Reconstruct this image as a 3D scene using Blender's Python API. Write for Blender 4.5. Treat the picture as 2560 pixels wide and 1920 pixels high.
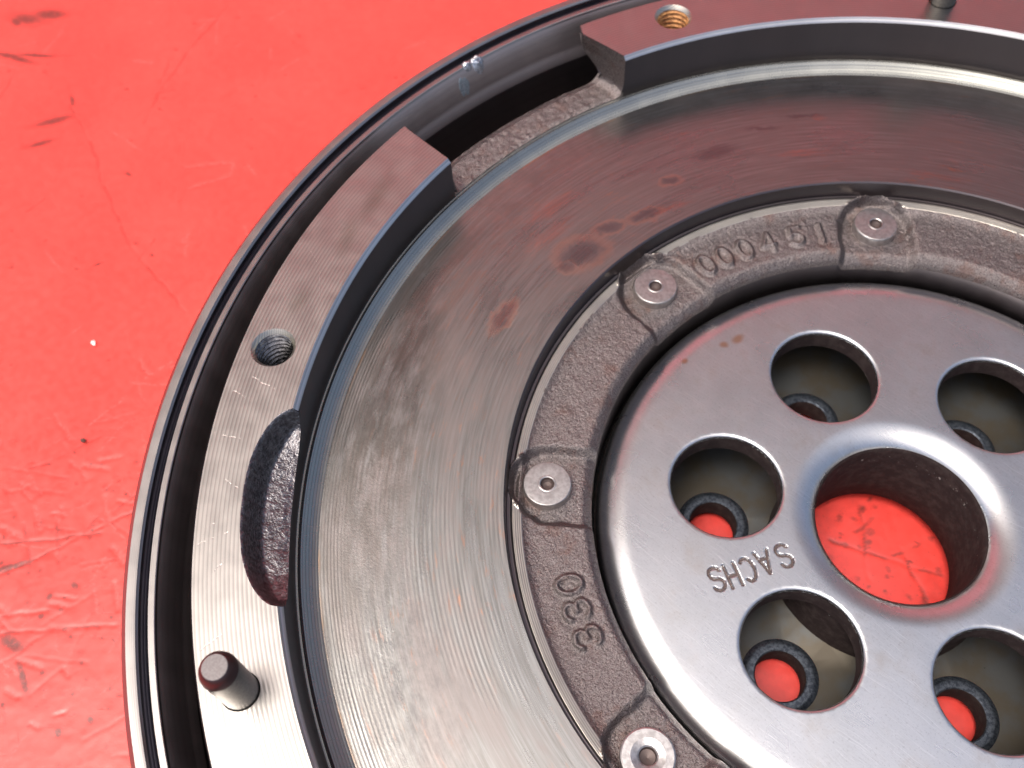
import bpy, math, random
import numpy as np
from mathutils import Matrix, Vector
from mathutils.geometry import delaunay_2d_cdt

# ------------------------------------------------------------------ scene, camera, light
sc = bpy.context.scene
for o in list(bpy.data.objects):
    bpy.data.objects.remove(o)
sc.render.engine = 'CYCLES'
sc.render.resolution_x, sc.render.resolution_y = 1024, 768
sc.view_settings.view_transform = 'Standard'
sc.view_settings.look = 'None'
sc.view_settings.exposure = 0.0
sc.view_settings.gamma = 1.0
MM = 0.001
ZF = 50.0            # height of the mounting face above the red sheet, mm

cam_d = bpy.data.cameras.new('camera')
cam = bpy.data.objects.new('camera', cam_d)
sc.collection.objects.link(cam)
R = ((0.744236767957236, -0.5564958216964573, 0.36935624220385416),
     (0.6668242052324752, 0.6506760025299468, -0.36327155001145695),
     (-0.03817214346411522, 0.5166557269265808, 0.8553418891281552))
M = Matrix(R).to_4x4()
M.translation = Vector((0, -0.7249045 * 0.14, 1.09901676 * 0.14 + ZF * MM))
cam.matrix_world = M
cam_d.sensor_width = 36.0
cam_d.lens = 2480.66 / 2560 * 36.0
cam_d.clip_start = 0.005
cam_d.clip_end = 50
cam_d.dof.use_dof = True
cam_d.dof.focus_distance = 0.172
cam_d.dof.aperture_fstop = 26.0
sc.camera = cam

SUN_AZ, SUN_EL = 256.0, 70.0
w = bpy.data.worlds.new('World')
sc.world = w
w.use_nodes = True
nt = w.node_tree
bg = nt.nodes['Background']
sky = nt.nodes.new('ShaderNodeTexSky')
sky.sky_type = 'NISHITA'
sky.sun_disc = False
sky.sun_elevation = math.radians(SUN_EL)
sky.sun_rotation = math.radians(90 - SUN_AZ)
sky.dust_density = 8.0
sky.ozone_density = 1.0
sky.air_density = 0.8
nt.links.new(sky.outputs[0], bg.inputs[0])
bg.inputs[1].default_value = 0.16
sun_d = bpy.data.lights.new('sun', 'SUN')
sun_d.energy = 1.05
sun_d.angle = math.radians(20)
sun_d.color = (1.0, 0.985, 0.96)
sun = bpy.data.objects.new('sun', sun_d)
sc.collection.objects.link(sun)
a, e = math.radians(SUN_AZ), math.radians(SUN_EL)
sun.rotation_euler = Vector((math.cos(a) * math.cos(e), math.sin(a) * math.cos(e), math.sin(e))).to_track_quat('Z', 'Y').to_euler()
sc.view_settings.exposure = 0.4

rng = np.random.default_rng(7)
PI = math.pi

# ------------------------------------------------------------------ helpers: mesh
def link(ob, parent=None):
    sc.collection.objects.link(ob)
    if parent is not None:
        ob.parent = parent
    return ob

def mesh_obj(name, V, F, mats, parent=None, mi=None, angle=35):
    """V in mm relative to the mounting face height; F list/array of faces"""
    me = bpy.data.meshes.new(name)
    V = np.asarray(V, float) * MM
    me.from_pydata(V.tolist(), [], [list(map(int, f)) for f in F] if not isinstance(F, np.ndarray) else F.tolist())
    if not isinstance(mats, (list, tuple)):
        mats = [mats]
    for m in mats:
        me.materials.append(m)
    if mi is not None:
        me.polygons.foreach_set('material_index', np.asarray(mi, np.int32))
    me.polygons.foreach_set('use_smooth', np.ones(len(me.polygons), bool))
    me.update()
    if angle is not None:
        me.set_sharp_from_angle(angle=math.radians(angle))
    return link(bpy.data.objects.new(name, me), parent)

class Geo:
    def __init__(s):
        s.V, s.F, s.M, s.n = [], [], [], 0
    def add(s, V, F, m=0):
        V = np.asarray(V, float)
        F = np.asarray(F)
        s.V.append(V)
        s.F += (F + s.n).tolist()
        s.M += [m] * len(F)
        s.n += len(V)
        return s
    def build(s, name, mats, parent=None, angle=35, weld=True):
        V = np.concatenate(s.V)
        F, Mi = s.F, s.M
        if weld:
            key = np.round(V * 2000).astype(np.int64)
            _, idx, inv = np.unique(key, axis=0, return_index=True, return_inverse=True)
            inv = inv.ravel()
            V = V[idx]
            nf, nm = [], []
            for f, m in zip(F, Mi):
                g = []
                for i in f:
                    k = int(inv[i])
                    if k not in g:
                        g.append(k)
                if len(g) >= 3:
                    nf.append(g)
                    nm.append(m)
            F, Mi = nf, nm
        return mesh_obj(name, V, F, mats, parent, Mi, angle)

def grid_faces(nr, nc, close=False, flip=False):
    i = np.arange(nr - 1)[:, None]
    j = np.arange(nc if close else nc - 1)[None, :]
    j2 = (j + 1) % nc
    f = np.stack([i * nc + j, i * nc + j2, (i + 1) * nc + j2, (i + 1) * nc + j], -1).reshape(-1, 4)
    return f[:, ::-1] if flip else f

def lathe(profile, n=512, c=(0, 0), th0=0.0, th1=360.0):
    """profile from OUTSIDE to INSIDE on top gives up-facing normals"""
    p = np.asarray(profile, float)
    full = abs(th1 - th0) >= 359.99
    th = np.radians(np.linspace(th0, th1, n, endpoint=not full))
    r, z = p[:, 0][:, None], p[:, 1][:, None]
    V = np.stack([c[0] + r * np.cos(th), c[1] + r * np.sin(th), z + 0 * th + 0 * r], -1).reshape(-1, 3)
    return V, grid_faces(len(p), n, full, flip=False)

def arc(c, r, a0, a1, n=6):
    t = np.radians(np.linspace(a0, a1, n))
    return [(c[0] + r * math.cos(x), c[1] + r * math.sin(x)) for x in t]

# value noise on a lattice
_tab = rng.random((256, 256))
def vnoise(x, y):
    xi, yi = np.floor(x).astype(int), np.floor(y).astype(int)
    fx, fy = x - xi, y - yi
    fx, fy = fx * fx * (3 - 2 * fx), fy * fy * (3 - 2 * fy)
    a_, b_ = _tab[xi % 256, yi % 256], _tab[(xi + 1) % 256, yi % 256]
    c_, d_ = _tab[xi % 256, (yi + 1) % 256], _tab[(xi + 1) % 256, (yi + 1) % 256]
    return (a_ * (1 - fx) + b_ * fx) * (1 - fy) + (c_ * (1 - fx) + d_ * fx) * fy - .5
def fbm(x, y, o=3):
    s, a_ = 0, 1.0
    for k in range(o):
        s = s + a_ * vnoise(x * 2 ** k + 17 * k, y * 2 ** k + 31 * k)
        a_ *= .55
    return s
def sstep(x, a_, b_):
    t = np.clip((x - a_) / (b_ - a_), 0, 1)
    return t * t * (3 - 2 * t)

# stroke glyphs: x 0..1 (width), y 0..1 (height)
def ell(cx, cy, rx, ry, a0, a1, n=14):
    return [(cx + rx * math.cos(math.radians(t)), cy + ry * math.sin(math.radians(t))) for t in np.linspace(a0, a1, n)]
GLYPH = {
    '0': [ell(.5, .5, .5, .5, 0, 360, 24)],
    '1': [[(.5, 0), (.5, 1)]],
    '3': [ell(.45, .74, .45, .26, 160, -90, 12) + ell(.45, .27, .5, .27, 90, -160, 12)],
    '4': [[(.75, 0), (.75, 1), (0, .3), (1, .3)]],
    '5': [[(.95, 1), (.2, 1), (.1, .55)] + ell(.45, .32, .5, .32, 120, -150, 12)],
    'S': [ell(.5, .75, .45, .25, 20, 270, 12) + ell(.5, .25, .45, .25, 90, -160, 12)],
    'A': [[(0, 0), (.5, 1), (1, 0)], [(.2, .35), (.8, .35)]],
    'C': [ell(.55, .5, .5, .5, 50, 310, 18)],
    'H': [[(.05, 0), (.05, 1)], [(.95, 0), (.95, 1)], [(.05, .5), (.95, .5)]],
}
def glyph_segments(ch, org, ex, ey):
    """ex, ey: full width / height vectors; org is the glyph centre"""
    out = []
    for st in GLYPH[ch]:
        P = [np.array(org) + (x - .5) * np.array(ex) + (y - .5) * np.array(ey) for x, y in st]
        out += list(zip(P[:-1], P[1:]))
    return out
def seg_dist(X, Y, segs):
    d = np.full(np.shape(X), 1e9)
    for a_, b_ in segs:
        ba = b_ - a_
        if ba @ ba < 1e-9:
            continue
        h = np.clip(((X - a_[0]) * ba[0] + (Y - a_[1]) * ba[1]) / (ba @ ba), 0, 1)
        d = np.minimum(d, np.hypot(X - a_[0] - h * ba[0], Y - a_[1] - h * ba[1]))
    return d
def P2(r, deg):
    t = math.radians(deg)
    return np.array([r * math.cos(t), r * math.sin(t)])

# ------------------------------------------------------------------ helpers: materials
class N:
    def __init__(s, name):
        s.m = bpy.data.materials.new(name)
        s.m.use_nodes = True
        s.t = s.m.node_tree
        s.t.nodes.clear()
        s.out = s.t.nodes.new('ShaderNodeOutputMaterial')
        s.b = s.t.nodes.new('ShaderNodeBsdfPrincipled')
        s.t.links.new(s.b.outputs[0], s.out.inputs[0])
        g = s.t.nodes.new('ShaderNodeNewGeometry')
        s.geo = g
        s.P = s.vm('SCALE', g.outputs['Position'], scale=1000.0)     # millimetres
        s.x, s.y, s.z = s.sep(s.P)
        s.r = s.f('SQRT', s.f('ADD', s.f('MULTIPLY', s.x, s.x), s.f('MULTIPLY', s.y, s.y)))
        s.th = s.f('MULTIPLY', s.f('ARCTAN2', s.y, s.x), 180 / PI)
    def put(s, sock, v):
        if hasattr(v, 'is_output') or isinstance(v, bpy.types.NodeSocket):
            s.t.links.new(v, sock)
        else:
            sock.default_value = v
    def f(s, op, a_, b_=None, c_=None, clamp=False):
        n = s.t.nodes.new('ShaderNodeMath')
        n.operation = op
        n.use_clamp = clamp
        for i, v in enumerate((a_, b_, c_)):
            if v is not None:
                s.put(n.inputs[i], v)
        return n.outputs[0]
    def vm(s, op, a_, b_=None, scale=None):
        n = s.t.nodes.new('ShaderNodeVectorMath')
        n.operation = op
        s.put(n.inputs[0], a_)
        if b_ is not None:
            s.put(n.inputs[1], b_)
        if scale is not None:
            s.put(n.inputs['Scale'], scale)
        return n.outputs['Value'] if op in ('LENGTH', 'DOT_PRODUCT', 'DISTANCE') else n.outputs['Vector']
    def sep(s, v):
        n = s.t.nodes.new('ShaderNodeSeparateXYZ')
        s.put(n.inputs[0], v)
        return n.outputs[0], n.outputs[1], n.outputs[2]
    def com(s, x, y, z=0.0):
        n = s.t.nodes.new('ShaderNodeCombineXYZ')
        for i, v in enumerate((x, y, z)):
            s.put(n.inputs[i], v)
        return n.outputs[0]
    def noise(s, v, scale=1.0, detail=2.0, rough=.5, out=0, dist=0.0):
        n = s.t.nodes.new('ShaderNodeTexNoise')
        s.put(n.inputs['Vector'], v)
        n.inputs['Scale'].default_value = scale
        n.inputs['Detail'].default_value = detail
        n.inputs['Roughness'].default_value = rough
        n.inputs['Distortion'].default_value = dist
        return n.outputs[out]
    def vor(s, v, scale=1.0, feature='F1', out='Distance'):
        n = s.t.nodes.new('ShaderNodeTexVoronoi')
        n.feature = feature
        s.put(n.inputs['Vector'], v)
        n.inputs['Scale'].default_value = scale
        return n.outputs[out]
    def mr(s, v, a0, a1, b0=0.0, b1=1.0, smooth=True):
        n = s.t.nodes.new('ShaderNodeMapRange')
        if smooth:
            n.interpolation_type = 'SMOOTHSTEP'
        s.put(n.inputs[0], v)
        for i, k in enumerate((a0, a1, b0, b1)):
            s.put(n.inputs[i + 1], k)
        return n.outputs[0]
    def mix(s, fac, a_, b_, mode='MIX'):
        n = s.t.nodes.new('ShaderNodeMix')
        n.data_type = 'RGBA'
        n.blend_type = mode
        s.put(n.inputs[0], fac)
        for i, v in ((6, a_), (7, b_)):
            if isinstance(v, tuple) and len(v) == 3:
                v = (*v, 1)
            s.put(n.inputs[i], v)
        return n.outputs[2]
    def bump(s, h_mm, strength=1.0, normal=None):
        n = s.t.nodes.new('ShaderNodeBump')
        n.inputs['Strength'].default_value = strength
        n.inputs['Distance'].default_value = 0.001
        s.put(n.inputs['Height'], h_mm)
        if normal is not None:
            s.put(n.inputs['Normal'], normal)
        return n.outputs[0]
    def polar(s, kr, kt):
        return s.com(s.f('MULTIPLY', s.r, kr), s.f('MULTIPLY', s.th, kt), 0.0)
    def radial_tangent(s, amt, rot=0.0):
        tv = s.vm('NORMALIZE', s.com(s.f('MULTIPLY', s.y, -1.0), s.x, 0.0))
        s.b.inputs['Anisotropic'].default_value = amt
        s.b.inputs['Anisotropic Rotation'].default_value = rot
        s.put(s.b.inputs['Tangent'], tv)
    def seg(s, P, A, B, w0, w1):
        """1 inside a stroke from A to B (mm), fading between w0 and w1"""
        A, B = np.array(A, float), np.array(B, float)
        ba = B - A
        pa = s.vm('SUBTRACT', P, (A[0], A[1], 0))
        h = s.f('MULTIPLY', s.vm('DOT_PRODUCT', pa, (ba[0], ba[1], 0)), float(1 / (ba @ ba)), clamp=True)
        q = s.vm('SUBTRACT', pa, s.vm('SCALE', (ba[0], ba[1], 0), scale=h))
        return s.mr(s.vm('LENGTH', q), w0, w1, 1.0, 0.0)
    def spot(s, P, C, rx, ry, ang, soft=.5):
        """elliptical patch; ang in degrees"""
        q = s.vm('SUBTRACT', P, (C[0], C[1], 0))
        c_, s_ = math.cos(math.radians(ang)), math.sin(math.radians(ang))
        u = s.vm('DOT_PRODUCT', q, (c_ / rx, s_ / rx, 0))
        v = s.vm('DOT_PRODUCT', q, (-s_ / ry, c_ / ry, 0))
        return s.mr(s.f('SQRT', s.f('ADD', s.f('MULTIPLY', u, u), s.f('MULTIPLY', v, v))), 1 - soft, 1 + soft, 1.0, 0.0)
    def maxs(s, L):
        o = L[0]
        for k in L[1:]:
            o = s.f('MAXIMUM', o, k)
        return o
    def set(s, color=None, rough=None, metal=None, normal=None, spec=None):
        if color is not None:
            s.put(s.b.inputs['Base Color'], (*color, 1) if isinstance(color, tuple) and len(color) == 3 else color)
        if rough is not None:
            s.put(s.b.inputs['Roughness'], rough)
        if metal is not None:
            s.put(s.b.inputs['Metallic'], metal)
        if normal is not None:
            s.put(s.b.inputs['Normal'], normal)
        if spec is not None:
            s.b.inputs['Specular IOR Level'].default_value = spec
        return s.m

def xyflat(n):
    return n.com(n.x, n.y, 0.0)

# ---- turned steel of the mounting face and the outer ring
def mat_turned(name, col, pitch, amp, rough, aniso=.45, fine=.0015, seedz=0.0):
    n = N(name)
    jit = n.noise(n.com(n.f('MULTIPLY', n.r, .35), n.f('MULTIPLY', n.th, .25), seedz), 1.0, 3.0)
    ph = n.f('ADD', n.f('MULTIPLY', n.r, 2 * PI / pitch), n.f('MULTIPLY', jit, .9))
    wv = n.f('SINE', ph)
    lob = n.mr(n.noise(n.polar(.25, .12), 1.0, 2.0), .3, .65, .7, 1.0)
    h = n.f('MULTIPLY', n.f('MULTIPLY', wv, lob), amp)
    h2 = n.f('MULTIPLY', n.noise(n.com(n.f('MULTIPLY', n.r, 9.0), n.f('MULTIPLY', n.th, 1.2), seedz), 1.0, 4.0, .65), fine * 2)
    grain = n.f('MULTIPLY', n.noise(xyflat(n), 7.0, 3.0, .7), fine * 2.2)
    H = n.f('ADD', n.f('ADD', h, h2), grain)
    gd = n.mr(wv, -1.0, -.2, 1.0 - min(.35, amp * 30), 1.0)
    smud = n.mr(n.noise(xyflat(n), .09, 4.0, .6), .35, .7, .95, 1.03)
    speck = n.mr(n.noise(xyflat(n), 2.2, 4.0, .75), .60, .78, 1.0, .72)
    smud = n.f('MULTIPLY', smud, gd)
    c = n.mix(1.0, col, n.com(smud, smud, smud), 'MULTIPLY')
    c = n.mix(1.0, c, n.com(speck, speck, speck), 'MULTIPLY')
    ro = n.mr(n.noise(xyflat(n), .22, 3.0), .3, .7, rough - .02, rough + .03)
    n.set(c, ro, 1.0, n.bump(H))
    n.radial_tangent(aniso)
    return n, H, c, ro

n, H, c, ro = mat_turned('turned_steel_face', (.45, .432, .41), .72, .0085, .30)
scr = [((121.6, 194.5), (116.8, 194.3)), ((126.1, 226.3), (120.8, 225.3)), ((127.4, 227.7), (122.1, 226.8)),
       ((126.9, 218.0), (122.0, 218.5)), ((126, 221.5), (121, 223)), ((123, 212.5), (118, 213.5)), ((124, 230), (121, 228.5)),
       ((126, 214), (122, 214.8)), ((120, 200), (117, 203)), ((125, 198), (121, 199.5)), ((127, 236), (123, 235))]
Pwf = n.vm('ADD', xyflat(n), n.vm('SCALE', n.vm('SUBTRACT', n.noise(xyflat(n), .5, 3.0, .6, out=1), (.5, .5, .5)), scale=1.2))
sm = n.maxs([n.seg(Pwf, P2(*a_), P2(*b_), .02, .10) for a_, b_ in scr])
H = n.f('SUBTRACT', H, n.f('MULTIPLY', sm, .02))
sm = n.f('MULTIPLY', sm, n.mr(n.noise(xyflat(n), 1.4, 2.0), .4, .6))
c = n.mix(n.f('MULTIPLY', sm, .5), c, (.8, .78, .75))
dk = n.maxs([n.spot(xyflat(n), P2(119.6, 190), 5.5, 1.6, 100 + 10, .8), n.spot(xyflat(n), P2(119, 195.5), 4, 1.4, 120, .9),
             n.spot(xyflat(n), P2(120.5, 204), 2.5, 1.2, 100, .9)])
c = n.mix(n.f('MULTIPLY', dk, .45), c, (.22, .22, .18))
n.set(c, ro, 1.0, n.bump(H))
M_FACE = n.m
M_RING = mat_turned('turned_steel_ring', (.36, .345, .335), .33, .0022, .32, .4, .0018, 5.0)[0].m
M_DARK = mat_turned('dark_turned_steel', (.42, .38, .38), .5, .0018, .5, .3, .002, 9.0)[0].m
n, H, c, ro = mat_turned('blued_groove_steel', (.16, .155, .18), .3, .0015, .3, .3, .001, 3.0)
M_BLUE = n.m

# ---- friction face
n = N('friction_face_steel')
P = xyflat(n)
Pw = n.vm('ADD', P, n.vm('SCALE', n.vm('SUBTRACT', n.noise(P, .35, 3.0, .6, out=1), (.5, .5, .5)), scale=3.0))
fine = n.noise(n.com(n.f('MULTIPLY', n.r, 7.0), n.f('MULTIPLY', n.th, .35), 1.0), 1.0, 4.0, .62)
med = n.noise(n.com(n.f('MULTIPLY', n.r, 2.2), n.f('MULTIPLY', n.th, .10), 4.0), 1.0, 3.0, .6)
grain = n.noise(P, 6.5, 3.0, .75)
spk = n.noise(P, 1.9, 5.0, .8)
spz = n.f('MULTIPLY', n.spot(P, P2(99, 222), 9.5, 46, 222, .8), .045)
edge = n.mr(n.r, 103.5, 107.0)
gro = n.f('MULTIPLY', n.f('SINE', n.f('ADD', n.f('MULTIPLY', n.r, 2 * PI / .62), n.f('MULTIPLY', med, 3.0))), n.f('MULTIPLY', edge, .010))
gr2 = n.f('MULTIPLY', n.f('SINE', n.f('MULTIPLY', n.r, 2 * PI / .8)), n.f('MULTIPLY', n.mr(n.noise(n.polar(.1, .05), 1.0, 2.0), .42, .56), .0050))
H = n.f('ADD', n.f('ADD', n.f('ADD', n.f('MULTIPLY', spk, spz), n.f('MULTIPLY', fine, .0065)), n.f('MULTIPLY', med, .004)), n.f('ADD', gro, n.f('ADD', gr2, n.f('MULTIPLY', grain, .011))))
base = n.mix(n.mr(med, .3, .7), (.25, .248, .235), (.345, .35, .342))
cloud = n.noise(n.com(n.f('MULTIPLY', n.r, .12), n.f('MULTIPLY', n.th, .055), 2.0), 1.0, 4.0, .6)
base = n.mix(n.f('MULTIPLY', n.mr(cloud, .44, .62), .65), base, (.28, .25, .24))
rustn = n.noise(n.com(n.f('MULTIPLY', n.r, .8), n.f('MULTIPLY', n.th, .22), 7.0), 1.0, 5.0, .7)
rz = n.mr(n.noise(P, .05, 2.0), .42, .62)
base = n.mix(n.f('MULTIPLY', n.f('MULTIPLY', n.mr(rustn, .55, .72), rz), .7), base, (.50, .26, .17))
dark = [(82.7, 177.8, 4.6, 2.9, 70), (82.6, 181.2, 1.4, 1.1, 70), (83.2, 171.3, 2.6, 1.3, 60), (81.2, 165.5, 3.4, 1.2, 60), (86.4, 158.6, 1.9, 1.0, 60),
        (86.5, 193.2, 3.6, 1.3, 100), (94, 142, 3.5, .6, 45), (96.3, 136, 4.2, .5, 45), (90, 150, 5, 1.5, 60)]
dk = n.maxs([n.spot(Pw, P2(a_, b_), c_, d_, e_, .65) for a_, b_, c_, d_, e_ in dark])
halo = n.maxs([n.f('SUBTRACT', n.spot(Pw, P2(a_, b_), c_ * 1.45, d_ * 1.6, e_, .25), n.spot(Pw, P2(a_, b_), c_ * 1.1, d_ * 1.15, e_, .35)) for a_, b_, c_, d_, e_ in dark[:6]])
base = n.mix(n.f('MULTIPLY', n.f('MAXIMUM', halo, 0.0), .5), base, (.62, .36, .26))
base = n.mix(n.f('MULTIPLY', dk, .62), base, (.17, .14, .15))
redp = n.maxs([n.spot(Pw, P2(79.8, 161), 4.5, .9, 65, .5), n.spot(Pw, P2(85.1, 138), 5.5, .9, 45, .5), n.spot(Pw, P2(95.4, 133.8), 1.6, .9, 45, .5),
               n.spot(Pw, P2(96.1, 175), 7.0, 1.8, 80, .6), n.spot(Pw, P2(91, 178), 6.0, 1.6, 85, .6), n.spot(Pw, P2(86.5, 193.0), 4.2, 1.6, 100, .4), n.spot(Pw, P2(79, 118), 6, .8, 25, .6)])
streak = n.mr(n.noise(n.com(n.f('MULTIPLY', n.r, 4.0), n.f('MULTIPLY', n.th, .3), 3.0), 1.0, 4.0, .7), .38, .62)
base = n.mix(n.f('MULTIPLY', n.f('MULTIPLY', redp, streak), .38), base, (.62, .22, .15))
left = n.f('MULTIPLY', n.spot(P, P2(100.5, 212), 7.5, 40, 212, .9), n.mr(n.noise(n.com(n.f('MULTIPLY', n.r, .35), n.f('MULTIPLY', n.th, .16), 11.0), 1.0, 5.0, .72), .36, .6))
base = n.mix(n.f('MULTIPLY', left, .7), base, (.115, .105, .09))
low = n.f('MULTIPLY', n.spot(P, P2(98, 240), 8, 22, 240, .9), n.mr(n.noise(n.com(n.f('MULTIPLY', n.r, .45), n.f('MULTIPLY', n.th, .3), 5.0), 1.0, 6.0, .72), .38, .66))
base = n.mix(n.f('MULTIPLY', low, .6), base, (.13, .125, .13))
up = n.f('MULTIPLY', n.spot(P, P2(100, 185), 7.5, 26, 185, .9), n.mr(n.noise(n.com(n.f('MULTIPLY', n.r, .5), n.f('MULTIPLY', n.th, .2), 15.0), 1.0, 5.0, .72), .42, .6))
base = n.mix(n.f('MULTIPLY', up, .28), base, (.36, .19, .14))
ora = n.f('MULTIPLY', n.mr(n.r, 108.6, 109.6), n.mr(n.r, 109.8, 110.6, 1.0, 0.0))
base = n.mix(n.f('MULTIPLY', ora, n.mr(n.noise(n.polar(.3, .12), 1.0, 3.0), .42, .62, .0, .75)), base, (.52, .27, .10))
dkring = n.f('MULTIPLY', n.mr(n.r, 97.0, 105.0), n.mr(n.noise(n.polar(.15, .2), 1.0, 4.0, .65), .4, .65))
base = n.mix(n.f('MULTIPLY', dkring, .6), base, (.22, .21, .20))
bz = n.mr(n.noise(P, 2.6, 4.0, .8), .62, .8, 1.0, .6)
base = n.mix(1.0, base, n.com(bz, bz, bz), 'MULTIPLY')
ro = n.mr(cloud, .3, .7, .23, .32)
ro = n.f('ADD', ro, n.f('MULTIPLY', grain, .05))
n.set(base, ro, 1.0, n.bump(H))
n.radial_tangent(.35)
M_FRIC = n.m

# ---- cast iron skin
n = N('cast_iron_skin')
cell = n.vor(n.P, 2.4, 'SMOOTH_F1')
gr = n.noise(n.P, 4.2, 4.0, .72)
H = n.f('ADD', n.f('MULTIPLY', cell, .12), n.f('MULTIPLY', gr, .20))
c = n.mix(n.mr(gr, .35, .65), (.13, .108, .102), (.29, .26, .255))
rb = n.noise(n.P, .18, 4.0, .65)
c = n.mix(n.f('MULTIPLY', n.mr(rb, .52, .7), .55), c, (.17, .10, .08))
n.set(c, n.mr(gr, .3, .7, .24, .40), .95, n.bump(H))
M_CAST = n.m

n = N('glossy_cast_pocket')
gr = n.noise(n.P, 1.3, 4.0, .62)
n.set(n.mix(n.mr(gr, .35, .65), (.13, .12, .125), (.27, .265, .275)), .27, 1.0, n.bump(n.f('ADD', n.f('MULTIPLY', gr, .22), n.f('MULTIPLY', n.noise(n.P, 2.6, 3.0, .6), .05))))
M_POCKET = n.m
M_WALL = mat_turned('shaded_wall_steel', (.14, .125, .13), .5, .0018, .36, .3, .002, 11.0)[0].m  # darker copy of the turned steel: recess shade put into the colour
M_BRIGHT = mat_turned('highlit_chamfer_steel', (.62, .62, .62), .55, .010, .30, .3, .003, 13.0)[0].m  # lighter than the face steel: the edge's sky highlight put into the colour
M_EDGE = mat_turned('edge_groove_steel', (.38, .39, .36), .5, .010, .27, .3, .003, 17.0)[0].m
# ---- machined, finer: inner ledge
n, H, c, ro = mat_turned('ledge_steel', (.54, .51, .45), .38, .011, .33, .3, .003, 2.0)
M_LEDGE = n.m

# ---- hub plate
n = N('hub_plate_steel')
P = xyflat(n)
Pw = n.vm('ADD', P, n.vm('SCALE', n.vm('SUBTRACT', n.noise(P, .12, 2.0, .5, out=1), (.5, .5, .5)), scale=2.5))
mp = n.t.nodes.new('ShaderNodeMapping')
mp.inputs['Rotation'].default_value = (0, 0, math.radians(-17))
mp.inputs['Scale'].default_value = (.22, 3.4, 1)
n.put(mp.inputs['Vector'], Pw)
s1 = n.noise(mp.outputs[0], 1.0, 4.0, .7)
mp2 = n.t.nodes.new('ShaderNodeMapping')
mp2.inputs['Rotation'].default_value = (0, 0, math.radians(20))
mp2.inputs['Scale'].default_value = (.18, 5.0, 1)
n.put(mp2.inputs['Vector'], Pw)
s2 = n.noise(mp2.outputs[0], 1.0, 3.0, .7)
gr = n.noise(P, 5.5, 4.0, .78)
H = n.f('ADD', n.f('MULTIPLY', s1, .013), n.f('ADD', n.f('MULTIPLY', s2, .009), n.f('MULTIPLY', gr, .014)))
lines = n.mr(s1, .66, .76)
c = n.mix(n.mr(n.noise(P, .08, 4.0, .6), .35, .65), (.60, .615, .62), (.64, .655, .665))
st = n.f('MULTIPLY', n.mr(n.noise(P, .10, 5.0, .65), .50, .78), .38)
c = n.mix(st, c, (.42, .34, .26))
c = n.mix(n.f('MULTIPLY', lines, .6), c, (.85, .85, .85))
mp3 = n.t.nodes.new('ShaderNodeMapping')
mp3.inputs['Rotation'].default_value = (0, 0, math.radians(-40))
mp3.inputs['Scale'].default_value = (.10, 7.0, 1)
n.put(mp3.inputs['Vector'], Pw)
s3 = n.noise(mp3.outputs[0], 1.0, 2.0, .6)
c = n.mix(n.f('MULTIPLY', n.mr(s3, .60, .68), .4), c, (.9, .9, .9))
c = n.mix(n.f('MULTIPLY', n.mr(s2, .30, .40, 1.0, 0.0), .25), c, (.28, .27, .26))
sp = n.mr(n.noise(P, 2.4, 4.0, .8), .52, .72, 1.0, .74)
c = n.mix(1.0, c, n.com(sp, sp, sp), 'MULTIPLY')
rs = n.maxs([n.spot(Pw, (-47.5, 13.5), 1.3, .8, 60, .6), n.spot(Pw, (-49.0, 10.5), .9, .6, 60, .6), n.spot(Pw, (-52.6, 1.5), .8, .5, 60, .6)])
c = n.mix(n.f('MULTIPLY', rs, .7), c, (.50, .26, .12))
n.set(c, n.mr(n.noise(P, .1, 2.0), .3, .7, .27, .30), 1.0, n.bump(H))
M_HUB = n.m
n = N('hub_stamp_steel')
n.set((.10, .075, .07), .5, .5, n.bump(n.f('MULTIPLY', n.noise(n.P, 6.0, 3.0), .02)))
M_STAMP = n.m

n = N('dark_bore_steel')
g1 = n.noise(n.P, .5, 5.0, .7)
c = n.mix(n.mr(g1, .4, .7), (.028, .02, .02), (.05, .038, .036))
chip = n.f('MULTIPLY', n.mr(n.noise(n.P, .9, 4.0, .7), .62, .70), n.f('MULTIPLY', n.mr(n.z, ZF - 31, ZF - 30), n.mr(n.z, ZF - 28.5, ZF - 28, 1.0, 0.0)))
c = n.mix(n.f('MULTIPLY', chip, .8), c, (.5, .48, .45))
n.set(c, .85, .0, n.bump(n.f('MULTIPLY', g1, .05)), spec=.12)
M_BORE = n.m

n = N('back_plate_steel')
g1 = n.noise(n.P, .12, 4.0, .6)
c = n.mix(n.mr(g1, .38, .62), (.08, .084, .084), (.078, .068, .052))
sp = n.mr(n.noise(n.P, 1.6, 3.0, .7), .68, .74, 1.0, .3)
c = n.mix(1.0, c, n.com(sp, sp, sp), 'MULTIPLY')
n.set(c, .5, .7, n.bump(n.f('MULTIPLY', n.noise(n.P, 4.0, 3.0), .01)))
M_BACK = n.m
n = N('blued_collar_steel')
g1 = n.noise(n.P, 1.8, 4.0, .7)
c = n.mix(n.mr(g1, .4, .6), (.045, .055, .075), (.12, .14, .17))
n.set(c, .45, .8, n.bump(n.f('MULTIPLY', g1, .06)))
M_COLLAR = n.m

n = N('rivet_steel')
g1 = n.noise(n.P, 1.2, 4.0, .65)
c = n.mix(n.mr(g1, .35, .65), (.36, .345, .34), (.50, .49, .485))
n.set(c, .36, .95, n.bump(n.f('ADD', n.f('MULTIPLY', n.noise(n.P, 5.0, 3.0, .7), .014), n.f('MULTIPLY', n.noise(n.P, .8, 2.0), .02))))
M_RIVET = n.m

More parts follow.
